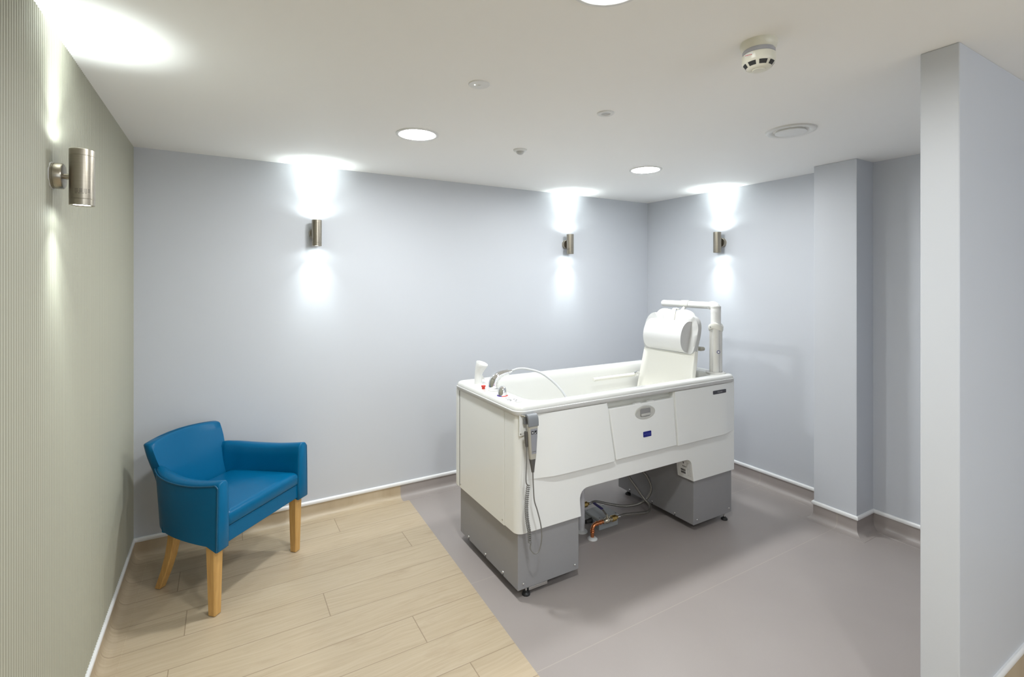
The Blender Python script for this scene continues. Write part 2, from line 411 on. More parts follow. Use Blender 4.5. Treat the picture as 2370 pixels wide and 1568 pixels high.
# ------------------------------------------------------------------ wall lights
def sconce():
    """built against a wall at local y = 0, room towards -y, z = 0 at the middle of the tube"""
    r = empty('wall_light', (0, 0, 0), '', 'wall light', 'up and down wall lights', local=True)
    obj('gasket', LATHE([(0.0415, 0.0), (0.0415, 0.0025), (0.0, 0.0025)], axis=(0, -1, 0), seg=48), M_white, r)
    ro = obj('rose', LATHE([(0.0395, 0.0025), (0.0395, 0.008), (0.0388, 0.0085), (0.0395, 0.009), (0.0395, 0.026), (0.037, 0.029), (0.0, 0.029)], axis=(0, -1, 0), seg=48), M_brushed, r)
    obj('screw', LATHE([(0.0028, 0.0), (0.0028, 0.001)], (0.008, -0.012, 0.0388), (0.2, 0, 1), seg=10), M_dark, ro)
    obj('stem', LATHE([(0.0085, 0.028), (0.0085, 0.045)], axis=(0, -1, 0), seg=20), M_brushed, r)
    D, R, HH = -0.0715, 0.0315, 0.0875
    prof = [(R-0.006, HH-0.004), (R-0.004, HH), (R-0.001, HH), (R, HH-0.001), (R, HH-0.0195), (R-0.0008, HH-0.020), (R, HH-0.0205),
            (R, -HH+0.0205), (R-0.0008, -HH+0.020), (R, -HH+0.0195), (R, -HH+0.001), (R-0.001, -HH), (R-0.004, -HH), (R-0.006, -HH+0.004)]
    tb = obj('tube', LATHE(prof, (0, D, 0), seg=48, cap=False), M_brushed, r)
    bm = bmesh.new()                                          # rows of tiny rating print on the tube
    for j in range(4):
        a0, a1 = -1.95, (-0.72 if j < 3 else -1.02)
        z0 = -0.040 - j*0.0042
        for k in range(18):
            if k % 5 == 4: continue
            b0 = a0 + (a1-a0)*k/18; b1 = a0 + (a1-a0)*(k+0.8)/18
            RR = R + 0.0002
            v = [bm.verts.new((RR*math.sin(b), D - RR*math.cos(b), z)) for b, z in ((b0, z0), (b1, z0), (b1, z0+0.0014), (b0, z0+0.0014))]
            bm.faces.new(v)
    obj('rating_print', bm, M_ink, tb, smooth=False)
    for sgn, nm, W in ((1, 'upper_glass', SCONCE_UP), (-1, 'lower_glass', SCONCE_DOWN)):
        obj(nm, LATHE([(R-0.0055, 0.0), (R-0.008, 0.002), (0.0, 0.0035)], (0, D, sgn*(HH-0.005)), (0, 0, sgn), seg=40), M_glass, r)
        for nm2, ang, share, bl in (('wide', 168, W[2], 0.45), ('middle', 90, W[1], 0.85), ('narrow', 54, W[0], 1.0)):
            ld = bpy.data.lights.new('lamp_' + nm2, 'SPOT'); ld.energy = share; ld.color = SC_COL; ld.spot_size = math.radians(ang); ld.spot_blend = bl; ld.shadow_soft_size = 0.014
            lo = bpy.data.objects.new('lamp_' + nm2, ld); COL.objects.link(lo); lo.parent = r
            lo.location = (0, D, sgn*(HH + 0.002)); lo.rotation_euler = (0 if sgn < 0 else PI, 0, 0)
    return r
sc = sconce()
SCS = [((0.537, YB, 1.94), 0, 'brushed nickel wall light on the back wall behind the teal armchair'),
       ((2.659, YB, 1.945), 0, 'brushed nickel wall light on the back wall above the white bath'),
       ((XR, 2.713, 1.945), -PI/2, 'brushed nickel wall light on the right wall near the back corner'),
       ((XL, 2.012, 1.944), PI/2, 'large looking brushed nickel wall light on the ribbed wall, nearest the viewer'),
       ((XL, -0.11, 1.935), PI/2, 'brushed nickel wall light added out of view on the ribbed wall as fill light')]  # last wall light is unseen, added to wash the ceiling with uplight
for k, (p, rz, lab) in enumerate(SCS):
    o = sc if k == 0 else copy_tree(sc)
    o.location = p; o.rotation_euler = (0, 0, rz); o['label'] = lab

# ------------------------------------------------------------------ small ceiling fittings
r = empty('smoke_detector', (1.511, 0.977, H), 'ivory smoke detector hanging from the ceiling, with dark vent slots', 'smoke detector')
C0 = (1.511, 0.977, H)
def down(prof, c=C0, **k): return LATHE(prof, c, (0, 0, -1), seg=48, **k)
obj('base', down([(0.056, 0.0), (0.057, 0.006), (0.053, 0.020), (0.047, 0.026)]), M_ivory, r)
obj('clear_band', down([(0.047, 0.0255), (0.049, 0.028), (0.049, 0.038), (0.047, 0.040)]), M_clear, r)
hd = obj('head', down([(0.047, 0.0395), (0.0505, 0.042), (0.0505, 0.062), (0.048, 0.068), (0.036, 0.084), (0.028, 0.088), (0.022, 0.089), (0.0215, 0.0885), (0.0205, 0.0885), (0.020, 0.0905), (0.0, 0.0915)]), M_ivory, r)
bm = bmesh.new()
for k in range(8):                                     # dark slots on the cone between r .047 and .037
    a0 = 2*PI*k/8 + 0.1; wd = 0.28
    ring = []
    for rr, h in ((0.0466, 0.0704), (0.0382, 0.0817)):
        ring.append([(C0[0] + rr*math.cos(a0 + wd*(2*t/6-1)), C0[1] + rr*math.sin(a0 + wd*(2*t/6-1)), H - h) for t in range(7)])
    loft(bm, ring, False, False, closed=False)
obj('vent_slots', bm, M_dark, hd, smooth=False)
bm = bmesh.new(); a = -3.2
loft(bm, [[(C0[0] + 0.0508*math.cos(a + t*0.1), C0[1] + 0.0508*math.sin(a + t*0.1), H - h) for t in range(-3, 4)] for h in (0.043, 0.053)], False, False, closed=False)
st = obj('sticker', bm, M_label, hd)
bm = bmesh.new()
for k in range(7):
    b = a - 0.24 + k*0.07
    loft(bm, [[(C0[0] + 0.0510*math.cos(b + t*0.04), C0[1] + 0.0510*math.sin(b + t*0.04), H - h) for t in range(2)] for h in (0.0465 + 0.0006*k, 0.0495 + 0.0006*k)], False, False, closed=False)
obj('red_print', bm, M_red, st, smooth=False)

CV = (2.534, 1.462, H)
r = empty('air_valve', CV, 'white round air valve in the ceiling near the pilaster', 'air valve')
obj('ring', down([(0.118, 0.0), (0.116, 0.007), (0.104, 0.012), (0.092, 0.009), (0.083, 0.002), (0.078, -0.006)], CV, cap=False), M_white, r)
obj('throat', down([(0.0785, -0.005), (0.0, -0.005)], CV, cap=False), M_dark, r)
obj('disc', down([(0.064, -0.004), (0.074, 0.010), (0.073, 0.013), (0.05, 0.016), (0.0, 0.017)], CV), M_white, r)
CE = (0.872, 1.743, H)
r = empty('emergency_light', CE, 'flat white emergency light disc on the ceiling with a small clear lens', 'emergency light')
obj('plate', down([(0.0425, 0.0), (0.0425, 0.0015), (0.040, 0.004), (0.0, 0.0045)], CE), M_white, r)
obj('lens', down([(0.0085, 0.004), (0.008, 0.006), (0.0045, 0.0065), (0.004, 0.0085), (0.0, 0.009)], CE), M_white, r)
obj('indicator', LATHE([(0.0022, 0.004), (0.0015, 0.006)], (CE[0] - 0.017, CE[1] + 0.004, H), (0, 0, -1), seg=12), emit('lit_indicator', (0.9, 1.0, 0.95), 3.0), r)
CP = (1.53, 1.746, H)
r = empty('ceiling_sensor', CP, 'small white ceiling sensor with a sunken grey lens', 'sensor')
obj('ring', down([(0.040, 0.0), (0.040, 0.003), (0.036, 0.006), (0.022, 0.005), (0.020, 0.001)], CP, cap=False), M_white, r)
obj('lens', down([(0.0205, 0.001), (0.014, 0.004), (0.0, 0.005)], CP, cap=False), M_lens, r)
CQ = (1.521, 2.495, H)
r = empty('motion_sensor', CQ, 'small white motion sensor with a grey dome between the two far downlights', 'sensor')
obj('base', down([(0.0415, 0.0), (0.0415, 0.003), (0.038, 0.008), (0.027, 0.011), (0.0, 0.011)], CQ), M_white, r)
obj('dome', down([(0.025, 0.010), (0.0235, 0.016), (0.019, 0.023), (0.011, 0.028), (0.0, 0.030)], CQ), M_lens, r)

# ------------------------------------------------------------------ teal armchair (local: x = width, y = depth to the back, z up)
ch = empty('armchair', (0.164, 2.99, 0), 'teal leather tub armchair on four pale wooden legs in the left corner', 'armchair', rz=math.radians(45.3), local=True)
def arm_mesh(s):
    path = spline([(.322, -.045), (.326, .05), (.322, .15), (.306, .26), (.276, .36), (.228, .440), (.195, .468)], 5)
    n = len(path); rings = []; pipe_t = []
    for i, p in enumerate(path):
        t = (path[min(i+1, n-1)] - path[max(i-1, 0)]).normalized(); nrm = Vector((-t.y, t.x, 0)) if False else Vector((-t.y, t.x))
        nrm = Vector((nrm.x, nrm.y)); 
        if nrm.x > 0: nrm = -nrm
        f = i/(n-1); th = 0.066 + 0.010*math.sin(PI*f) - 0.034*max(0, (f-.62)/.38)
        top = 0.648 - 0.020*math.sin(PI*min(1, f*1.25)) - 0.006*max(0, f-0.7)/0.3
        bot = 0.322 + 0.024*min(1, f/0.10)
        bot = bot if f > 0.001 else 0.322
        flare = 0.006
        def P(inn, z): 
            q = Vector((p.x, p.y)) + nrm*inn; return (s*(q.x - .038*f*(1 - (z-bot)/(top-bot))), q.y, z)
        rings.append([P(-flare, bot), P(-flare*.6, bot+.10), P(0, top-.022), P(0.004, top-.006), P(0.012, top+0.001), P(th*.5, top+0.006), P(th-.014, top+0.001), P(th-.003, top-.016), P(th, top-.06), P(th+.004, bot+.08), P(th, bot)])
        pipe_t.append(P(-0.001, top-.008))
    # front nose rounded
    return rings, pipe_t
for s in (-1, 1):
    rings, pt = arm_mesh(s)
    f0 = rings[0]; cx = sum(p[0] for p in f0)/len(f0); cz = sum(p[2] for p in f0)/len(f0)
    nose = [(cx + (p[0]-cx)*.80, p[1]-.012, cz + (p[2]-cz)*.965) for p in f0]
    bm = bmesh.new(); loft(bm, [nose] + [[(p[0], p[1]-.0085, p[2]) if False else (cx+(p[0]-cx)*.95, p[1]-.009, cz+(p[2]-cz)*.992) for p in f0]] + rings)
    a = obj('armrest', bm, M_teal, ch, angle=60)
    pv = [Vector(p) for p in pt]
    f = pv[0]
    lead = [Vector((f.x + s*.006, f.y - .006, .326)), Vector((f.x + s*.004, f.y - .007, .45)), Vector((f.x + s*.001, f.y - .007, f.z - .035)), Vector((f.x, f.y - .005, f.z - .012)), Vector((f.x, f.y + .010, f.z - .001))]
    obj('piping', TUBE(spline(lead + pv[1:], 3), 0.0036, 8), M_piping, a)
def back_front(u, z):
    """front face of the backrest: depth v at (u, z)"""
    q = (u/.225)
    lean = .352 + (z - .40)*.30 + max(0, z-.62)*.12
    return lean + .035 - .035*q*q
bm = bmesh.new(); rings = []
NZ = 12
zs = [.345 + (.752-.345)*k/NZ for k in range(NZ+1)]
us = [-1, -.97, -.8, -.55, -.28, 0, .28, .55, .8, .97, 1]
for k, z in enumerate(zs):
    fz = min(1, max(0, (z-.50)/.22)); hw = .190 + .034*fz*fz*(3-2*fz)
    fr, bk = [], []
    for q in us:
        u = q*hw; crown = .018*(1 - q*q)*(k/NZ)**3
        v = back_front(u, z); th = .085 - .030*(z-.345)/.407
        e = .020 if abs(q) == 1 else 0
        fr.append((u, v + e, z + crown)); bk.append((u, v + th - (.014 if abs(q) == 1 else 0), z + crown))
    rings.append(fr + bk[::-1])
def shrink(r, kx, ky, dz):
    cy = sum(p[1] for p in r)/len(r); return [(p[0]*kx, cy + (p[1]-cy)*ky, p[2]+dz) for p in r]
rings = rings + [shrink(rings[-1], .992, .80, .007), shrink(rings[-1], .975, .45, .0105)]
loft(bm, rings)
bk = obj('backrest', bm, M_teal, ch, angle=75)
for s in (-1, 1):
    pts = [(s*(.186 + .006*k/8), back_front(s*.186, z) - .001, z) for k, z in enumerate([.47 + .165*q/8 for q in range(9)])]
    obj('piping', TUBE(pts, .0036, 8), M_piping, bk)
def cushion(x0, x1, y0, y1, z0, z1, r, crown, corner=.03, xb=0):
    """a padded block; xb narrows it towards y1"""
    rings = []
    def ring(ins, z):
        out = []
        for a, b in rrect(x0+ins, x1-ins, y0+ins, y1-ins, corner, 5):
            f = (b-y0)/(y1-y0); out.append(((a-(x0+x1)/2)*(1-xb*f*f) + (x0+x1)/2, b, z))
        return out
    rings.append(ring(.004, z0)); rings.append(ring(0, z0 + .006))
    for k in range(6):
        a = PI/2*k/5; rings.append(ring(r*(1-math.cos(a)), z1 - r + r*math.sin(a)))
    for k in range(1, 5):
        ins = r + (min(x1-x0, y1-y0)/2 - r - .002)*k/4; rings.append(ring(ins, z1 + crown*(1-(1-k/4)**2)))
    bm = bmesh.new(); loft(bm, rings); return bm
obj('seat_cushion', cushion(-.262, .262, -.050, .385, .418, .490, .030, .016, .02, .22), M_teal, ch, angle=80)
obj('seat_rail', BOX(-.262, .262, -.042, .36, .335, .414), M_teal, ch, bevel=.006, seg=3)
def leg(top, bot, a, b):
    rings = []
    for f in (0, .25, .5, .75, 1):
        h = (a + (b-a)*f)/2; c = [top[i] + (bot[i]-top[i])*f for i in range(3)]
        if top[1] != bot[1]: c[1] += -.018*math.sin(PI*f)
        ch_ = h*.22
        rings.append([(c[0]+x*h, c[1]+y*h, c[2]) for x, y in ((-1, -.78), (-.78, -1), (.78, -1), (1, -.78), (1, .78), (.78, 1), (-.78, 1), (-1, .78))])
    bm = bmesh.new(); loft(bm, rings); return bm
for s in (-1, 1):
    l = obj('leg', leg((s*.290, .0, .345), (s*.289, .0, .004), .056, .041), M_beech, ch, angle=30); l['label'] = 'front leg'
    obj('glide', LATHE([(.013, 0), (.014, .005)], (s*.289, 0, 0), seg=16), M_dkplastic, l)
    l = obj('leg', leg((s*.190, .345, .36), (s*.190, .452, .004), .050, .036), M_beech, ch, angle=30); l['label'] = 'raked back leg'
    obj('glide', LATHE([(.011, 0), (.012, .005)], (s*.190, .452, 0), seg=16), M_dkplastic, l)

# ------------------------------------------------------------------ assisted bath
BX0, BX1, BY0, BY1 = 1.262, 2.976, 2.100, 2.845
bath = empty('bath', (2.12, 2.47, 0), 'white height-adjustable assisted bath on two grey plinths', 'bath')
RZ = 0.985
def ring3(x0, x1, y0, y1, r, z, n=8): return [(a, b, z) for a, b in rrect(x0, x1, y0, y1, r, n)]
bm = bmesh.new()
O = (1.250, 2.984, 2.082, 2.855)
def orect(i, r, z): return ring3(O[0]+i, O[1]-i, O[2]+i, O[3]-i, r, z)
I = (1.405, 2.865, 2.172, 2.787)
def irect(l, rr, f, b, r, z): return ring3(I[0]+l, I[1]-rr, I[2]+f, I[3]-b, r, z)
loft(bm, [orect(.020, .03, .940), orect(.0115, .045, .9655), orect(.0045, .052, .967), orect(.0045, .052, .972), orect(.009, .05, .984), orect(.016, .045, .9895), orect(.024, .04, .9905), orect(.045, .035, .9880),
          irect(-.022, -.022, -.020, -.018, .115, .9865), irect(-.010, -.010, -.009, -.008, .105, .984), irect(0, 0, 0, 0, .10, .973), irect(.010, .012, .008, .008, .095, .94),
          irect(.05, .03, .02, .02, .09, .85), irect(.10, .07, .04, .04, .08, .70), irect(.15, .10, .07, .07, .07, .62), irect(.19, .14, .11, .11, .06, .60), irect(.4, .4, .20, .20, .06, .595)], cap0=False)
tub = obj('tub', bm, M_gel, bath, angle=50)
bm = bmesh.new()
loft(bm, [orect(.020, .03, .9395), orect(.008, .045, .940), orect(.0, .055, .946), orect(.0, .055, .9645), orect(.005, .05, .967), orect(.020, .04, .967)], cap0=False, cap1=False)
obj('rim_band', bm, M_band, bath, angle=60)  # lower band of the rim, its shade carried by the grey colour
# front panel with arch, wrapped round the left front corner
def fillet(poly, idx, r, n=6):
    out = []
    for i, p in enumerate(poly):
        if i not in idx: out.append(p); continue
        p = Vector(p); a = Vector(poly[i-1]); b = Vector(poly[(i+1) % len(poly)])
        d1, d2 = (a-p).normalized(), (b-p).normalized(); ang = d1.angle(d2); t = min(r/math.tan(ang/2), (a-p).length*.49, (b-p).length*.49)
        p1, p2 = p + d1*t, p + d2*t
        for k in range(n+1):
            f = k/n; out.append(tuple((p1*(1-f)+p*f)*(1-f) + (p*(1-f)+p2*f)*f))
    return out
arch = [(BX0, .342), (1.668, .342), (1.656, .492), (2.548, .492), (2.570, .342), (BX1, .342), (BX1, .945), (2.381, .945), (2.377, .900), (1.862, .897), (1.850, .945), (BX0, .945)]
arch = fillet(arch, {2, 3}, .062)
bm = bmesh.new(); prism(bm, arch, lambda a, b, d: (a, d, b), BY0, BY0 + .130)
bm.edges.ensure_lookup_table()
ed = [e for e in bm.edges if all(abs(v.co.x - BX0) < 1e-5 and abs(v.co.y - BY0) < 1e-5 for v in e.verts)]
bmesh.ops.bevel(bm, geom=ed, offset=.042, segments=8, profile=.5, affect='EDGES')
fp = obj('front_panel', bm, M_panel, bath, bevel=.004, seg=2)
def raised(poly, y0, y1): 
    bm = bmesh.new(); prism(bm, poly, lambda a, b, d: (a, d, b), y0, y1); return bm
# raised upper panels: overhang the skirt; the left one fades into the rounded corner
def upper_panel(xa_t, xa_b, xb_t, xb_b, zt, zb, d, taper0=0, taper1=0):
    bm = bmesh.new(); N = 14; rings = []
    for k in range(N+1):
        f = k/N; xt = xa_t + (xb_t-xa_t)*f; xb = xa_b + (xb_b-xa_b)*f
        g = 1.0
        if taper0: g = min(g, (xb-xa_b)/taper0)
        if taper1: g = min(g, (xb_b-xb)/taper1)
        g = g*g*(3-2*g) if g < 1 else 1
        y = BY0 - d*g - .0006; yt = BY0 - .35*d*g - .0006
        rings.append([(xb, BY0+.004, zb), (xb, y, zb), (xt, yt, zt), (xt, BY0+.004, zt)])
    loft(bm, rings); return bm
obj('upper_panel', upper_panel(1.312, 1.312, 1.838, 1.884, .938, .610, .030, taper0=.20), M_panel, bath, bevel=.003)
obj('upper_panel', upper_panel(2.384, 2.394, 2.970, 2.970, .938, .610, .030, taper1=.14), M_panel, bath, bevel=.003)
door = obj('access_door', upper_panel(1.858, 1.897, 2.374, 2.386, .902, .612, .026), M_panel, bath, bevel=.006, seg=3)
obj('recess', BOX(1.80, 2.42, BY0 + .030, BY0 + .034, .86, .955), M_cream, fp, smooth=False)
for x in (2.055, 2.165): obj('catch', BOX(x, x + .048, BY0 - .006, BY0 + .012, .897, .9065), M_white, door, bevel=.001)
# oval recessed handle on the door
DY = lambda z: BY0 - .026*(1 - .65*(z-.612)/.29) - .0012
hx, hz, hy = 2.130, .847, DY(.847)
def oval(rx, rz, n=40, sx=0, sz=0): return [(hx + sx + rx*math.cos(2*PI*k/n), hz + sz + rz*math.sin(2*PI*k/n)) for k in range(n)]
bm = bmesh.new()
loft(bm, [[(a, hy + .002, b) for a, b in oval(.080, .040)], [(a, hy - .003, b) for a, b in oval(.079, .039)], [(a, hy - .004, b) for a, b in oval(.075, .036)], [(a, hy - .0015, b) for a, b in oval(.066, .0285)], [(a, hy - .001, b) for a, b in oval(.060, .026)]], cap0=False)
hd = obj('oval_handle', bm, M_handle, door, angle=60)
bm = bmesh.new(); prism(bm, rrect(hx-.040, hx+.040, hz-.022, hz+.024, .008), lambda a, b, d: (a, d, b), hy-.0035, hy)
obj('handle_recess', bm, M_handlegrey, door, smooth=False)
bm = bmesh.new(); prism(bm, rrect(hx-.036, hx+.036, hz-.018, hz-.004, .004), lambda a, b, d: (a, d, b), hy-.0075, hy-.003)
obj('latch', bm, M_handle, door, bevel=.0015)
def vtext(body, size, x, y, z): return text_bm(body, size, Matrix.Translation((x, y, z)) @ Matrix.Rotation(PI/2, 4, 'X'))
bm = bmesh.new(); prism(bm, rrect(2.108, 2.172, .7055, .7365, .004), lambda a, b, d: (a, DY(b) + d, b), -.0015, .001)
bd = obj('maker_badge', bm, M_badgeblue, door)
obj('lettering', vtext('ArjoHuntleigh', .0095, 2.140, DY(.7225) - .0018, .7225), M_badgetext, bd, smooth=False)
obj('lettering', vtext('GETINGE GROUP', .0042, 2.151, DY(.7145) - .0018, .7145), M_badgetext, bd, smooth=False)
by = BY0 - .0150
bm = bmesh.new(); prism(bm, rrect(2.737, 2.866, .8795, .9025, .004), lambda a, b, d: (a, d, b), by - .002, by + .001)
bd = obj('name_plate', bm, M_badgegrey, bath)
obj('lettering', vtext('Rhapsody', .0125, 2.803, by - .0023, .8915), M_greyink, bd, smooth=False)
# end panel on the left with its rear strip, far end and back
ep = obj('end_panel', BOX(BX0 - .0004, BX0 + .012, 2.2318, 2.790, .338, .942), M_panel, bath, bevel=.003)
for yy, zz in ((2.250, .362), (2.775, .36)): obj('screw', LATHE([(.0045, 0), (.0045, .001), (.002, .002)], (BX0 - .0004, yy, zz), (-1, 0, 0), seg=12), M_steel, ep)
obj('panel_gap', BOX(BX0 + .001, BX0 + .01, 2.785, 2.81, .345, .94), M_dark, bath, smooth=False)
obj('back_panel', BOX(BX0 - .001, BX1, 2.797, BY1, .338, .942), M_panel, bath, bevel=.004)
obj('end_panel', BOX(BX1 - .012, BX1, 2.195, 2.80, .338, .942), M_panel, bath, bevel=.003)
# grey plinths, screws, feet
for x0, x1 in ((1.277, 1.664), (2.590, 2.970)):
    pl = obj('plinth', BOX(x0, x1, 2.118, 2.812, .052, .50), M_plinth, bath, bevel=.003)
    scs = [((x0 + .032, 2.118, .082), (0, -1, 0)), ((x1 - .028, 2.118, .082), (0, -1, 0))]
    scs += [((x0, yy, .072), (-1, 0, 0)) for yy in (2.27, 2.47, 2.69)]
    for p, ax in scs: obj('screw', LATHE([(.0065, 0), (.0065, .001), (.0055, .004), (.003, .0058), (0, .006)], p, ax, seg=14), M_steel, pl)
    for yy in (2.27, 2.47, 2.69): obj('slot', BOX(x0 - .0006, x0 + .001, yy - .003, yy + .003, .052, .070), M_dark, pl, smooth=False)
for x, y in ((1.345, 2.148), (1.60, 2.75), (2.925, 2.140), (2.64, 2.76), (1.345, 2.76), (2.925, 2.76)):
    ft = obj('levelling_foot', LATHE([(.021, 0), (.0215, .006), (.018, .012), (.010, .016), (.009, .02)], (x, y, 0), seg=24), M_black, bath)
    obj('stem', LATHE([(.0055, .015), (.0055, .054)], (x, y, 0), seg=12), M_steel, ft)
obj('chassis_rail', BOX(1.355, 1.470, 2.135, 2.20, .022, .040), M_steel, bath, bevel=.002)
# rating label inside the arch
lx = 2.558
bm = bmesh.new(); v = [bm.verts.new(p) for p in ((2.5655, 2.108, .365), (2.5655, 2.206, .365), (2.5515, 2.206, .470), (2.5515, 2.108, .470))]; bm.faces.new(v)
bmesh.ops.translate(bm, verts=bm.verts, vec=(-.0012, 0, 0))
lb = obj('rating_label', bm, M_label, fp, smooth=False)
bm = bmesh.new()
def lab(y0, y1, z0, z1):
    X = lambda z: 2.5655 - .014*(z-.365)/.098 - .0018
    v = [bm.verts.new(p) for p in ((X(z0), y0, z0), (X(z0), y1, z0), (X(z1), y1, z1), (X(z1), y0, z1))]; bm.faces.new(v)
for k in range(13): lab(2.156 + k*.003, 2.1575 + k*.003 + (k % 3)*.0005, .374, .388); lab(2.156 + k*.003, 2.1574 + k*.003 + ((k+1) % 3)*.0005, .392, .404)
for k in range(4): lab(2.148 + k*.008, 2.153 + k*.008, .421, .427)
lab(2.166, 2.170, .440, .456); lab(2.163, 2.173, .446, .449)
for k in range(9): lab(2.112, 2.138 - (k % 4)*.003, .372 + k*.010, .3728 + k*.010)
lab(2.139, 2.1398, .368, .460)
obj('print', bm, M_ink, lb, smooth=False)

# deck fittings
pl = []
bm = bmesh.new(); prism(bm, [(a, b) for a, b in rrect(1.278, 1.346, 2.178, 2.415, .018)], lambda a, b, d: (a, b, d), .9875, .9915)
cp = obj('control_panel', bm, M_white, bath, bevel=.001)
bm = bmesh.new()
for x0, x1, y0, y1 in ((1.292, 1.325, 2.282, 2.285), (1.292, 1.325, 2.266, 2.269), (1.288, 1.292, 2.235, 2.252), (1.296, 1.300, 2.222, 2.250), (1.304, 1.308, 2.230, 2.245), (1.288, 1.30, 2.214, 2.220),
                       (1.322, 1.334, 2.236, 2.243), (1.324, 1.334, 2.214, 2.222), (1.308, 1.320, 2.196, 2.204)): box(bm, x0, x1, y0, y1, .9914, .9918)
obj('symbols', bm, M_ink, cp, smooth=False)
KN = (1.312, 2.339, .9915)
obj('scale_ring', LATHE([(.030, 0), (.030, .002), (.026, .003)], KN, seg=40), M_red, bath)
bm = bmesh.new(); v = []
for k in range(13):
    a = PI*.45 + PI*.85*k/12; v.append((KN[0] + .0302*math.cos(a), KN[1] + .0302*math.sin(a)))
loft(bm, [[(x, y, KN[2] + z) for x, y in v] for z in (.0002, .0024)] + [[(KN[0] + (x-KN[0])*.86, KN[1] + (y-KN[1])*.86, KN[2] + .0033) for x, y in v]], False, False, closed=False)
obj('cold_mark', bm, M_blue, bath, smooth=False)
kb = LATHE([(.0245, .003), (.0245, .018), (.0228, .033), (.0175, .045), (.009, .0515), (0, .053)], KN, seg=24)
kn = obj('temperature_knob', kb, M_chrome, bath, angle=25)
obj('knob_wing', BOX(KN[0]-.0265, KN[0]+.0265, KN[1]-.004, KN[1]+.004, KN[2]+.004, KN[2]+.020), M_chrome, kn, bevel=.003, seg=3)
obj('stop_button', LATHE([(.0095, 0), (.0095, .009), (.0125, .012), (.0135, .018), (.012, .020), (0, .0205)], (1.305, 2.552, .9885), seg=24), M_red, bath)
# horn-shaped handset holder
def horn_ring(z, r, dx, tilt, n=36):
    q = Vector((.8624, -.506, 0)); p = Vector((.506, .8624, 0)); c = Vector((1.348, 2.705, z)) + q*dx
    e = q*math.cos(tilt) - Vector((0, 0, math.sin(tilt)))
    return [c + e*(r*math.cos(2*PI*k/n)) + (p + Vector((0, 0, .40*tilt)))*(r*math.sin(2*PI*k/n)) for k in range(n)]
HR = [(.985, .0245, 0, 0), (1.005, .0235, 0, 0), (1.025, .0225, -.001, .02), (1.043, .0225, .000, .08), (1.060, .0250, .004, .16), (1.078, .0295, .010, .24), (1.096, .0345, .017, .30), (1.110, .0380, .0225, .33)]
bm = bmesh.new()
loft(bm, [horn_ring(*q) for q in HR] + [horn_ring(1.1125, .0372, .0232, .33), horn_ring(1.110, .0350, .0225, .33)] + [horn_ring(z - .002, r - .0035, d, t) for z, r, d, t in HR[:3:-1]] + [horn_ring(1.03, .012, .002, 0)])
hn = obj('handset_holder', bm, M_white, bath, angle=50)
bm = bmesh.new(); prism(bm, [(0, .0), (.034, .004), (.022, .016), (.022, .024), (.0, .030)], lambda a, b, d: (1.352 + a*.86, 2.700 + d - a*.5, 1.012 + b), -.006, .006)
obj('hook', bm, M_white, hn, bevel=.002)
# deck slot mark on the near rim
bm = bmesh.new(); box(bm, 2.105, 2.185, 2.128, 2.131, .9884, .9889); box(bm, 2.115, 2.195, 2.116, 2.118, .9884, .9889)
obj('rim_print', bm, M_greyink, tub, smooth=False)
# hanger for the hand control
hg = obj('hanger_plate', BOX(1.272, 1.312, BY0 - .006, BY0 - .0005, .842, .948), M_panel, bath, bevel=.001)
obj('hook', TUBE(spline([(1.276, BY0 - .004, .946), (1.282, BY0 - .016, .948), (1.29, BY0 - .03, .946), (1.296, BY0 - .038, .95)], 5), .003, 8), M_chrome, hg)
obj('screw', LATHE([(.004, 0), (.003, .002)], (1.279, BY0 - .006, .852), (0, -1, 0), seg=12), M_steel, hg)

# ------------------------------------------------------------------ shower handset
HS = (1.341, 2.492, .988)
sh = empty('shower_handset', HS, 'chrome shower handset docked on the bath deck with a grey hose', 'shower handset')
hp = spline([(1.341, 2.492, .982), (1.338, 2.494, 1.012), (1.342, 2.492, 1.042), (1.362, 2.487, 1.066), (1.392, 2.480, 1.080), (1.425, 2.474, 1.088)], 6)
nn = len(hp); rad = [.014 + .0135*math.sin(PI/2*min(1, k/6)) - .0105*max(0, (k/(nn-1) - .40)/.60)**1.2 for k in range(nn)]
obj('handle', TUBE(hp, rad, 28), M_chrome, sh, angle=60)
obj('collar', LATHE([(.031, 0), (.031, .004), (.027, .010), (.0235, .012)], HS, seg=32), M_white, sh)
ax = (hp[-1]-hp[-3]).normalized()
obj('hose_nut', LATHE([(.0085, 0), (.0095, .002), (.0095, .016), (.0075, .018), (.0075, .026), (.006, .027)], hp[-1] - ax*.002, ax, seg=20), M_chrome, sh)
e = hp[-1] + ax*.022
obj('hose', TUBE(spline([e, e + ax*.05, (1.545, 2.440, 1.098), (1.61, 2.40, 1.075), (1.665, 2.345, 1.022), (1.70, 2.29, .955), (1.72, 2.25, .87), (1.75, 2.24, .76), (1.82, 2.30, .65), (1.95, 2.42, .612), (2.08, 2.50, .607)], 8), .0068, 12), M_hose, sh)

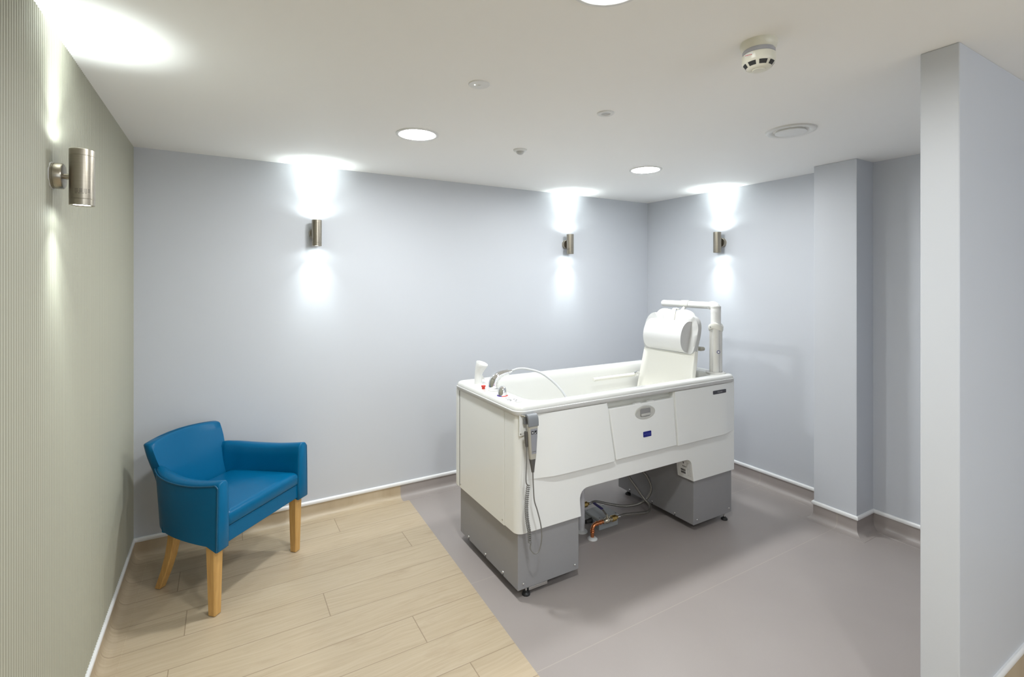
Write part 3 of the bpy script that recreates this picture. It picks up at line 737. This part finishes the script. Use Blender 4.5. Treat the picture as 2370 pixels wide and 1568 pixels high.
# ------------------------------------------------------------------ hand control on the bath front
HC = (1.318, 2.075, .80)
hc = empty('hand_control', HC, 'grey hand control with a coiled cord hooked on the bath front', 'hand control')
def tapered(zs, ws, cxs, y0, dep, dy=None):
    rings = []
    for k, z in enumerate(zs):
        w2 = ws[k]/2; c = cxs[k]; y = y0 + (dy[k] if dy else 0)
        rings.append([(a, b, z) for a, b in rrect(c - w2, c + w2, y, y + dep[k], .35*min(ws[k], dep[k]), 4)])
    bm = bmesh.new(); loft(bm, rings); return bm
YH = 2.040
bm = bmesh.new(); pr = spline([(2.083, .902), (2.081, .925), (2.072, .945), (2.058, .953), (2.044, .945), (2.038, .925), (2.037, .900)], 4)
rings = []
for k, p in enumerate(pr):
    t = (pr[min(k+1, len(pr)-1)] - pr[max(k-1, 0)]).normalized(); nx = Vector((-t.y, t.x)); w2 = .029
    q0, q1 = p - nx*.006, p + nx*.006
    rings.append([(1.318 - w2, q0.x, q0.y), (1.318 + w2, q0.x, q0.y), (1.318 + w2, q1.x, q1.y), (1.318 - w2, q1.x, q1.y)])
loft(bm, rings); obj('hook_head', bm, M_greyplastic, hc, bevel=.002, angle=50)
bd = obj('body', tapered([.738, .76, .84, .90, .905], [.034, .040, .052, .057, .057], [1.318]*5, YH - .006, [.024, .026, .027, .025, .024]), M_beigeplastic, hc, angle=50)
kp = obj('keypad', tapered([.765, .80, .85, .888], [.0270, .030, .0365, .040], [1.320, 1.320, 1.320, 1.320], YH - .0075, [.004]*4), M_keypad, hc, angle=50)
bm = bmesh.new(); box(bm, 1.3040, 1.3165, YH - .0082, YH - .007, .862, .879); box(bm, 1.3215, 1.3355, YH - .0082, YH - .007, .862, .879)
kk = obj('button', bm, M_ink, kp, smooth=False)
bm = bmesh.new()
for pts in ([(1.3102, .876), (1.3065, .870), (1.3088, .870), (1.3088, .865), (1.3116, .865), (1.3116, .870), (1.314, .870)], [(1.3235, .868), (1.327, .866), (1.3338, .874), (1.331, .868), (1.329, .864), (1.325, .864)]):
    bm.faces.new([bm.verts.new((a, YH - .0084, b)) for a, b in pts])
obj('arrow', bm, M_label, kp, smooth=False)
bm = bmesh.new(); box(bm, 1.308, 1.331, YH - .0078, YH - .0070, .7755, .7775); obj('print', bm, M_dkplastic, kp, smooth=False)
obj('grip_tail', tapered([.672, .70, .738, .742], [.012, .020, .034, .034], [1.318]*4, YH - .004, [.012, .016, .022, .022]), M_dkplastic, hc, angle=50)
obj('plug', tapered([.80, .83, .868, .876], [.010, .014, .016, .012], [1.288, 1.287, 1.285, 1.285], YH + .006, [.012, .016, .018, .014]), M_dkplastic, hc, angle=60)
# straight lead from plug, coil, return loop up to the tail
lead = spline([(1.288, YH + .012, .80), (1.286, YH + .010, .74), (1.282, YH + .006, .69), (1.277, YH, .645), (1.281, YH, .622), (1.294, YH, .610)], 6)
coil = []
for k in range(30*12 + 1):
    f = k/(30*12); z = .606 - .285*f; cx = 1.297 - .012*math.sin(PI*min(1, f*1.25)) + .008*f*f; a = 2*PI*30*f
    coil.append(Vector((cx + .0078*math.cos(a), YH + .010 + .0078*math.sin(a), z)))
loop = spline([coil[-1], (1.306, YH + .006, .296), (1.318, YH, .274), (1.336, YH - .004, .267), (1.354, YH - .006, .285), (1.366, YH - .006, .335), (1.362, YH - .004, .40), (1.344, YH, .475), (1.326, YH, .53), (1.320, YH, .60), (1.318, YH + .002, .676)], 8)
bm = bmesh.new(); tube(bm, lead, .0034, 8); tube(bm, coil, .0026, 6); tube(bm, loop, .0032, 8)
obj('coiled_cord', bm, M_cord, hc, angle=80)

# ------------------------------------------------------------------ seat lift at the far end of the bath
LP = (2.914, 2.198, RZ)
lf = empty('bath_seat_lift', LP, 'white swing-arm seat lift with reclined cream backrest standing on the far end of the bath', 'seat lift')
obj('flange', LATHE([(.064, .002), (.064, .007), (.060, .010), (.05, .0105)], LP, seg=48), M_silver, lf)
bm = bmesh.new(); rings = []                           # fluted aluminium post
for z in (.993, 1.31):
    rg = []
    for k in range(64):
        a = 2*PI*k/64; q = .0415 - .006*max(0, math.cos(4*a + .5))**3; rg.append((LP[0] + q*math.cos(a), LP[1] + q*math.sin(a), z))
    rings.append(rg)
loft(bm, rings); po = obj('post', bm, M_silver, lf, angle=70)
obj('sticker', LATHE([(.011, 0), (.011, .0008)], (LP[0] - .021, LP[1] - .0362, 1.135), (-.5, -.866, 0), seg=24), M_badgeblue, po)
obj('sticker_mark', LATHE([(.0075, .0009), (.0075, .0011)], (LP[0] - .021, LP[1] - .0362, 1.135), (-.5, -.866, 0), seg=20), M_label, po)
bm = bmesh.new(); rings = []                           # scooped collar at the head of the post
for q0, zz in ((.0425, -.028), (.047, -.018), (.049, .004), (.047, .010), (.036, .012)):
    rings.append([(LP[0] + q0*math.cos(a), LP[1] + q0*math.sin(a), 1.310 + zz + (.012*math.cos(2*(a - .4)) if zz > -.02 or True else 0)) for a in [2*PI*k/48 for k in range(48)]])
loft(bm, rings); obj('collar', bm, M_cream, lf, angle=60)
obj('column', LATHE([(.033, 1.29 - RZ), (.033, 1.428 - RZ), (.0325, 1.4285 - RZ), (.0335, 1.43 - RZ), (.0335, 1.445 - RZ)], LP, seg=40), M_white, lf)
AZ = 1.443
el = [Vector((LP[0], LP[1], 1.40))] + [Vector((LP[0], LP[1] + .030*(1-math.cos(a)), AZ - .018 + .022*math.sin(a))) for a in [PI/2*k/8 for k in range(9)]]
bm = bmesh.new(); tube(bm, el + [Vector((LP[0], LP[1] + .045, AZ + .004))], [.0335] + [.0335 - .0004*k for k in range(9)] + [.028], 32)
obj('elbow', bm, M_white, lf, angle=70)
bm = bmesh.new(); lathe(bm, [(.0265, .03), (.0265, .046), (.0245, .048), (.0245, .455), (.0235, .466), (.020, .472), (.012, .475), (0, .476)], (LP[0], LP[1], AZ + .004), (0, 1, 0), seg=40)
obj('arm', bm, M_white, lf, angle=50)
for p in ((LP[0] - .034, LP[1] + .035, AZ - .008), (LP[0] - .047, LP[1] + .006, 1.303)):
    obj('screw', LATHE([(.005, -.002), (.005, .001), (.003, .002)], p, (-1, 0, 0), seg=12), M_steel, lf)
CYC = LP[1] + .255
bm = bmesh.new(); rings = []                           # grey strap saddle over the arm
for a in [math.radians(d) for d in range(-30, 211, 12)]:
    rings.append([(LP[0] + q*math.cos(a), CYC + y, AZ + .004 + q*math.sin(a)) for q, y in ((.0252, -.034), (.0252, .034), (.0285, .034), (.0285, -.034))])
loft(bm, rings); obj('strap_saddle', bm, M_webbing, lf, bevel=.0008)
# reclined seat frame: s runs up the back, d towards the bather (-x)
TL = math.radians(12.5); O3 = Vector((2.688, 2.462, .90)); A3 = Vector((math.sin(TL), 0, math.cos(TL))); N3 = Vector((-math.cos(TL), 0, math.sin(TL)))
def BP(wy, s, d): return O3 + A3*s + N3*d + Vector((0, wy, 0))
half = [(.243, -.26), (.240, .0), (.232, .20), (.222, .30), (.200, .38)]
lobe = [(q.x, q.y) for q in spline([(.176, .44, 0), (.166, .485, 0), (.142, .515, 0), (.105, .529, 0), (.06, .528, 0), (.022, .518, 0)], 4)]
slot = [(.009, .505), (.008, .40)]
outl = half + lobe + slot
outl = outl + [(-a, b) for a, b in outl[::-1]]
bm = bmesh.new(); prism(bm, outl, lambda a, b, d: BP(a, b, d), -.042, 0)
sh_ = obj('backrest', bm, M_cream, lf, bevel=.010, seg=4, angle=50)
bm = bmesh.new(); box(bm, 2.24, 2.68, 2.26, 2.66, .640, .675); obj('seat', bm, M_cream, lf, bevel=.02, seg=4)
obj('hanger', TUBE([BP(0, .44, -.05), BP(0, .50, -.06), Vector((LP[0] - .02, CYC, AZ - .026)), Vector((LP[0], CYC, AZ - .008))], .012, 12), M_white, lf)
obj('knob', LATHE([(.014, 0), (.014, .008), (.010, .012), (0, .013)], BP(-.012, .526, -.02), tuple(A3), seg=20), M_white, lf)
obj('tab', BOX(2.855, 2.905, 2.318 - .045, 2.318 + .06, 1.128, 1.156), M_beigeplastic, lf, bevel=.012, seg=4)
ar = obj('armrest', TUBE([(2.225, 2.664, .928), (2.24, 2.664, .928), (2.62, 2.664, .928)], .0135, 20), M_cream, lf, bevel=.004, seg=3)
obj('armrest', TUBE([(2.225, 2.262, .90), (2.24, 2.262, .90), (2.62, 2.262, .90)], .0135, 20), M_cream, lf, bevel=.004, seg=3)
for y, z in ((2.664, .928), (2.262, .90)):
    obj('armrest_bracket', LATHE([(.0165, 0), (.0165, .022), (.019, .024), (.019, .036), (.012, .05)], (2.605, y, z), (1, 0, .12), seg=24), M_chrome, lf)

# pillow strapped over the backrest
pw = empty('bath_pillow', tuple(BP(0, .33, 0)), 'white half-round headrest pillow strapped to the cream backrest of the seat lift', 'pillow')
S0, S1, DP, W0, W1 = .228, .445, .094, -.178, .160
prof = []
for k in range(25):
    a = -PI/2 + PI*k/24; prof.append(((S0+S1)/2 + (S1-S0)/2*math.sin(a), .006 + DP*max(0, math.cos(a))**.80))
bm = bmesh.new()
rings = []
for f in range(9):
    wy = W0 + (W1-W0)*f/8; e = .006*(1 - abs(2*f/8-1)**6); rings.append([BP(wy, s, d + (e if d > .01 else 0)) for s, d in prof])
loft(bm, rings, cap0=False, cap1=False); cu = obj('cushion', bm, M_pillow, pw, angle=70)
for wy, dr in ((W0, -1), (W1, 1)):
    bm = bmesh.new(); loft(bm, [[BP(wy, s, d) for s, d in prof], [BP(wy - dr*.001, (S0+S1)/2 + (s-(S0+S1)/2)*.96, .004 + (d-.004)*.96) for s, d in prof]], cap0=False)
    obj('end_cap', bm, M_pillowend, cu, smooth=False)
    obj('piping', TUBE([BP(wy, s, d) for s, d in prof], .0022, 8), M_pillow, cu)
ch_o = [(q.x, q.y) for q in spline([(.205, .222, 0), (.224, .24, 0), (.233, .30, 0), (.237, .37, 0), (.231, .43, 0), (.205, .474, 0), (.16, .491, 0), (.10, .487, 0), (.062, .468, 0), (.044, .43, 0), (.036, .40, 0)], 4)]
ch_o = ch_o + [(-a - .0, b) for a, b in ch_o[::-1]]
bm = bmesh.new()
def wob(a, b): return .005 + .006*math.sin(a*31 + b*17)*max(0, (b-.2))/.2 + .004*math.sin(a*55)
ring0 = [BP(a, b, .002) for a, b in ch_o]; ring1 = [BP(a, b, .006 + abs(wob(a, b))) for a, b in ch_o]
ring2 = [BP(a*.88, .33 + (b-.33)*.82, .009 + abs(wob(a*1.2, b)))for a, b in ch_o]; ring3_ = [BP(a*.5, .33 + (b-.33)*.5, .006) for a, b in ch_o]
loft(bm, [[BP(a*.99, b-.002, -.030) for a, b in ch_o], [BP(a*1.008, b+.001, -.024) for a, b in ch_o], ring0, ring1, ring2, ring3_], cap0=False)
cl = obj('cover', bm, M_cloth, pw, angle=80)
bm = bmesh.new(); rings = [[BP(-.02 + x, s, d) for x, d in ((.036, 0.0015 + q), (.0, .0015 + q), (.0, .0035 + q), (.036, .0035 + q))] for s, q in ((.40, .008), (.47, .002), (.527, .001), (.537, -.012), (.532, -.046))]
loft(bm, rings); obj('strap', bm, M_webbing, pw)

# ------------------------------------------------------------------ plumbing on the floor between the plinths
def escutcheon(bm, x, y, r): lathe(bm, [(r, 0), (r, .003), (r*.75, .010), (r*.45, .013)], (x, y, 0), seg=32)
def supply(x, y, zc, lab, hose, lever):
    r = empty('water_supply', (x, y, 0), lab, 'water pipe', 'water supplies under the bath')
    bm = bmesh.new(); escutcheon(bm, x, y, .031); obj('floor_collar', bm, M_white, r, angle=50)
    d = Vector((1, 0, 0)); R = .030; k0 = Vector((x, y, zc - R))
    bend = [Vector((x, y, 0)), Vector((x, y, .03)), k0] + [k0 + Vector((0, 0, R*math.sin(a))) + d*R*(1-math.cos(a)) for a in [PI/2*q/7 for q in range(1, 8)]]
    e = bend[-1] + d*.060
    pp = obj('copper_pipe', TUBE(bend + [e], .0112, 20), M_copper, r, angle=60)
    for p, ax in ((Vector((x, y, .040)), (0, 0, 1)), (k0 - Vector((0, 0, .004)), (0, 0, 1)), (bend[-1] + d*.004, d), (bend[-1] + d*.030, d)):
        obj('joint_ring', LATHE([(.0125, 0), (.0140, .002), (.0140, .006), (.0125, .008)], p, tuple(ax), seg=24), M_copper, pp)
    v0 = e - d*.006
    va = obj('ball_valve', LATHE([(.0150, 0), (.0150, .013), (.0120, .015), (.0140, .022), (.0190, .030), (.0190, .044), (.0140, .052), (.0120, .058), (.0160, .060), (.0160, .074)], v0, tuple(d), seg=12), M_nickel, r, angle=30)
    vm = v0 + d*.037
    obj('spindle', LATHE([(.0085, .012), (.0085, .024), (.0055, .024), (.0055, .036)], vm, (0, 0, 1), seg=12), M_nickel, va)
    if lever:
        L = Vector((-.02, 1, 0)).normalized(); side = Vector((L.y, -L.x, 0))
        pts = [(-.008, .032), (.010, .032), (.030, .044), (.045, .050), (.128, .058)]
        def blade(seg, w2, t): return [[vm + L*a + Vector((0, 0, b + t)) + side*w2, vm + L*a + Vector((0, 0, b + t)) - side*w2, vm + L*a + Vector((0, 0, b)) - side*w2, vm + L*a + Vector((0, 0, b)) + side*w2] for a, b in seg]
        bm = bmesh.new(); loft(bm, blade(pts[:4], .0075, .002)); lv = obj('lever', bm, M_steel, r, smooth=False)
        bm = bmesh.new(); loft(bm, blade(pts[3:], .0095, .007)); obj('lever_grip', bm, M_lever, lv, bevel=.002)
    f0 = v0 + d*.072
    obj('brass_fitting', LATHE([(.0150, 0), (.0195, .002), (.0195, .016), (.0175, .017), (.0190, .018), (.0190, .034), (.0150, .038), (.0110, .042), (.0095, .055)], f0, tuple(d), seg=8), M_brass, r, smooth=False)
    g0 = f0 + d*.052
    obj('ferrule', LATHE([(.0098, 0), (.0098, .020)], g0, tuple(d), seg=20), M_steel, r)
    h0 = g0 + d*.015
    obj('braided_hose', TUBE(spline([h0, h0 + d*.05] + hose, 8), .0085, 12), M_braid, r, angle=80)
supply(1.991, 2.397, .087, 'copper pipe and ball valve on a white floor collar with braided hose, nearest the viewer',
       [(2.40, 2.392, .066), (2.47, 2.390, .062), (2.512, 2.415, .080), (2.500, 2.46, .115), (2.462, 2.50, .190), (2.435, 2.55, .262), (2.42, 2.60, .36), (2.41, 2.62, .60)], True)
supply(1.955, 2.645, .085, 'brass valve and braided hose further back beside the grey junction box',
       [(2.31, 2.61, .062), (2.40, 2.55, .050), (2.49, 2.505, .062), (2.550, 2.475, .105), (2.572, 2.462, .170), (2.552, 2.48, .245), (2.52, 2.51, .30), (2.49, 2.55, .40), (2.46, 2.58, .62)], False)
# grey junction box
jb = empty('junction_box', (2.15, 2.56, 0), 'grey junction box on the floor under the bath', 'junction box')
JX0, JX1, JY0, JY1, JZ = 2.092, 2.255, 2.450, 2.600, .076
obj('body', BOX(JX0, JX1, JY0, JY1, 0.0, JZ - .022), M_boxgrey, jb, bevel=.004)
ld = obj('lid', BOX(JX0 - .001, JX1 + .001, JY0 - .001, JY1 + .001, JZ - .021, JZ), M_boxgrey, jb, bevel=.005, seg=3)
for x in (JX0 + .013, JX1 - .013):
    for y in (JY0 + .013, JY1 - .013): obj('screw', LATHE([(.004, -.001), (.004, .0006)], (x, y, JZ), seg=12), M_dkplastic, ld)
rb = []
for k in range(32):
    rb.append((.0125 if k % 2 else .0105, k*.0022))
obj('conduit', LATHE(rb, (JX0 + .002, 2.530, .036), (-1, -.28, .18), seg=16), M_black, jb, angle=20)
obj('gland', LATHE([(.018, 0), (.018, .014), (.015, .02)], (JX0 + .002, 2.530, .036), (-1, -.28, .18), seg=8), M_black, jb, smooth=False)
# white waste pipe
px, py = 1.990, 2.505
wp = empty('waste_pipe', (px, py, 0), 'white plastic waste pipe rising from a floor collar beside the near grey plinth', 'waste pipe')
bm = bmesh.new(); escutcheon(bm, px, py, .040); obj('floor_collar', bm, M_white, wp, angle=50)
obj('pipe', LATHE([(.021, 0), (.021, .05), (.0225, .051), (.0225, .085), (.021, .086), (.021, .42)], (px, py, 0), seg=28), M_pvc, wp, angle=40)
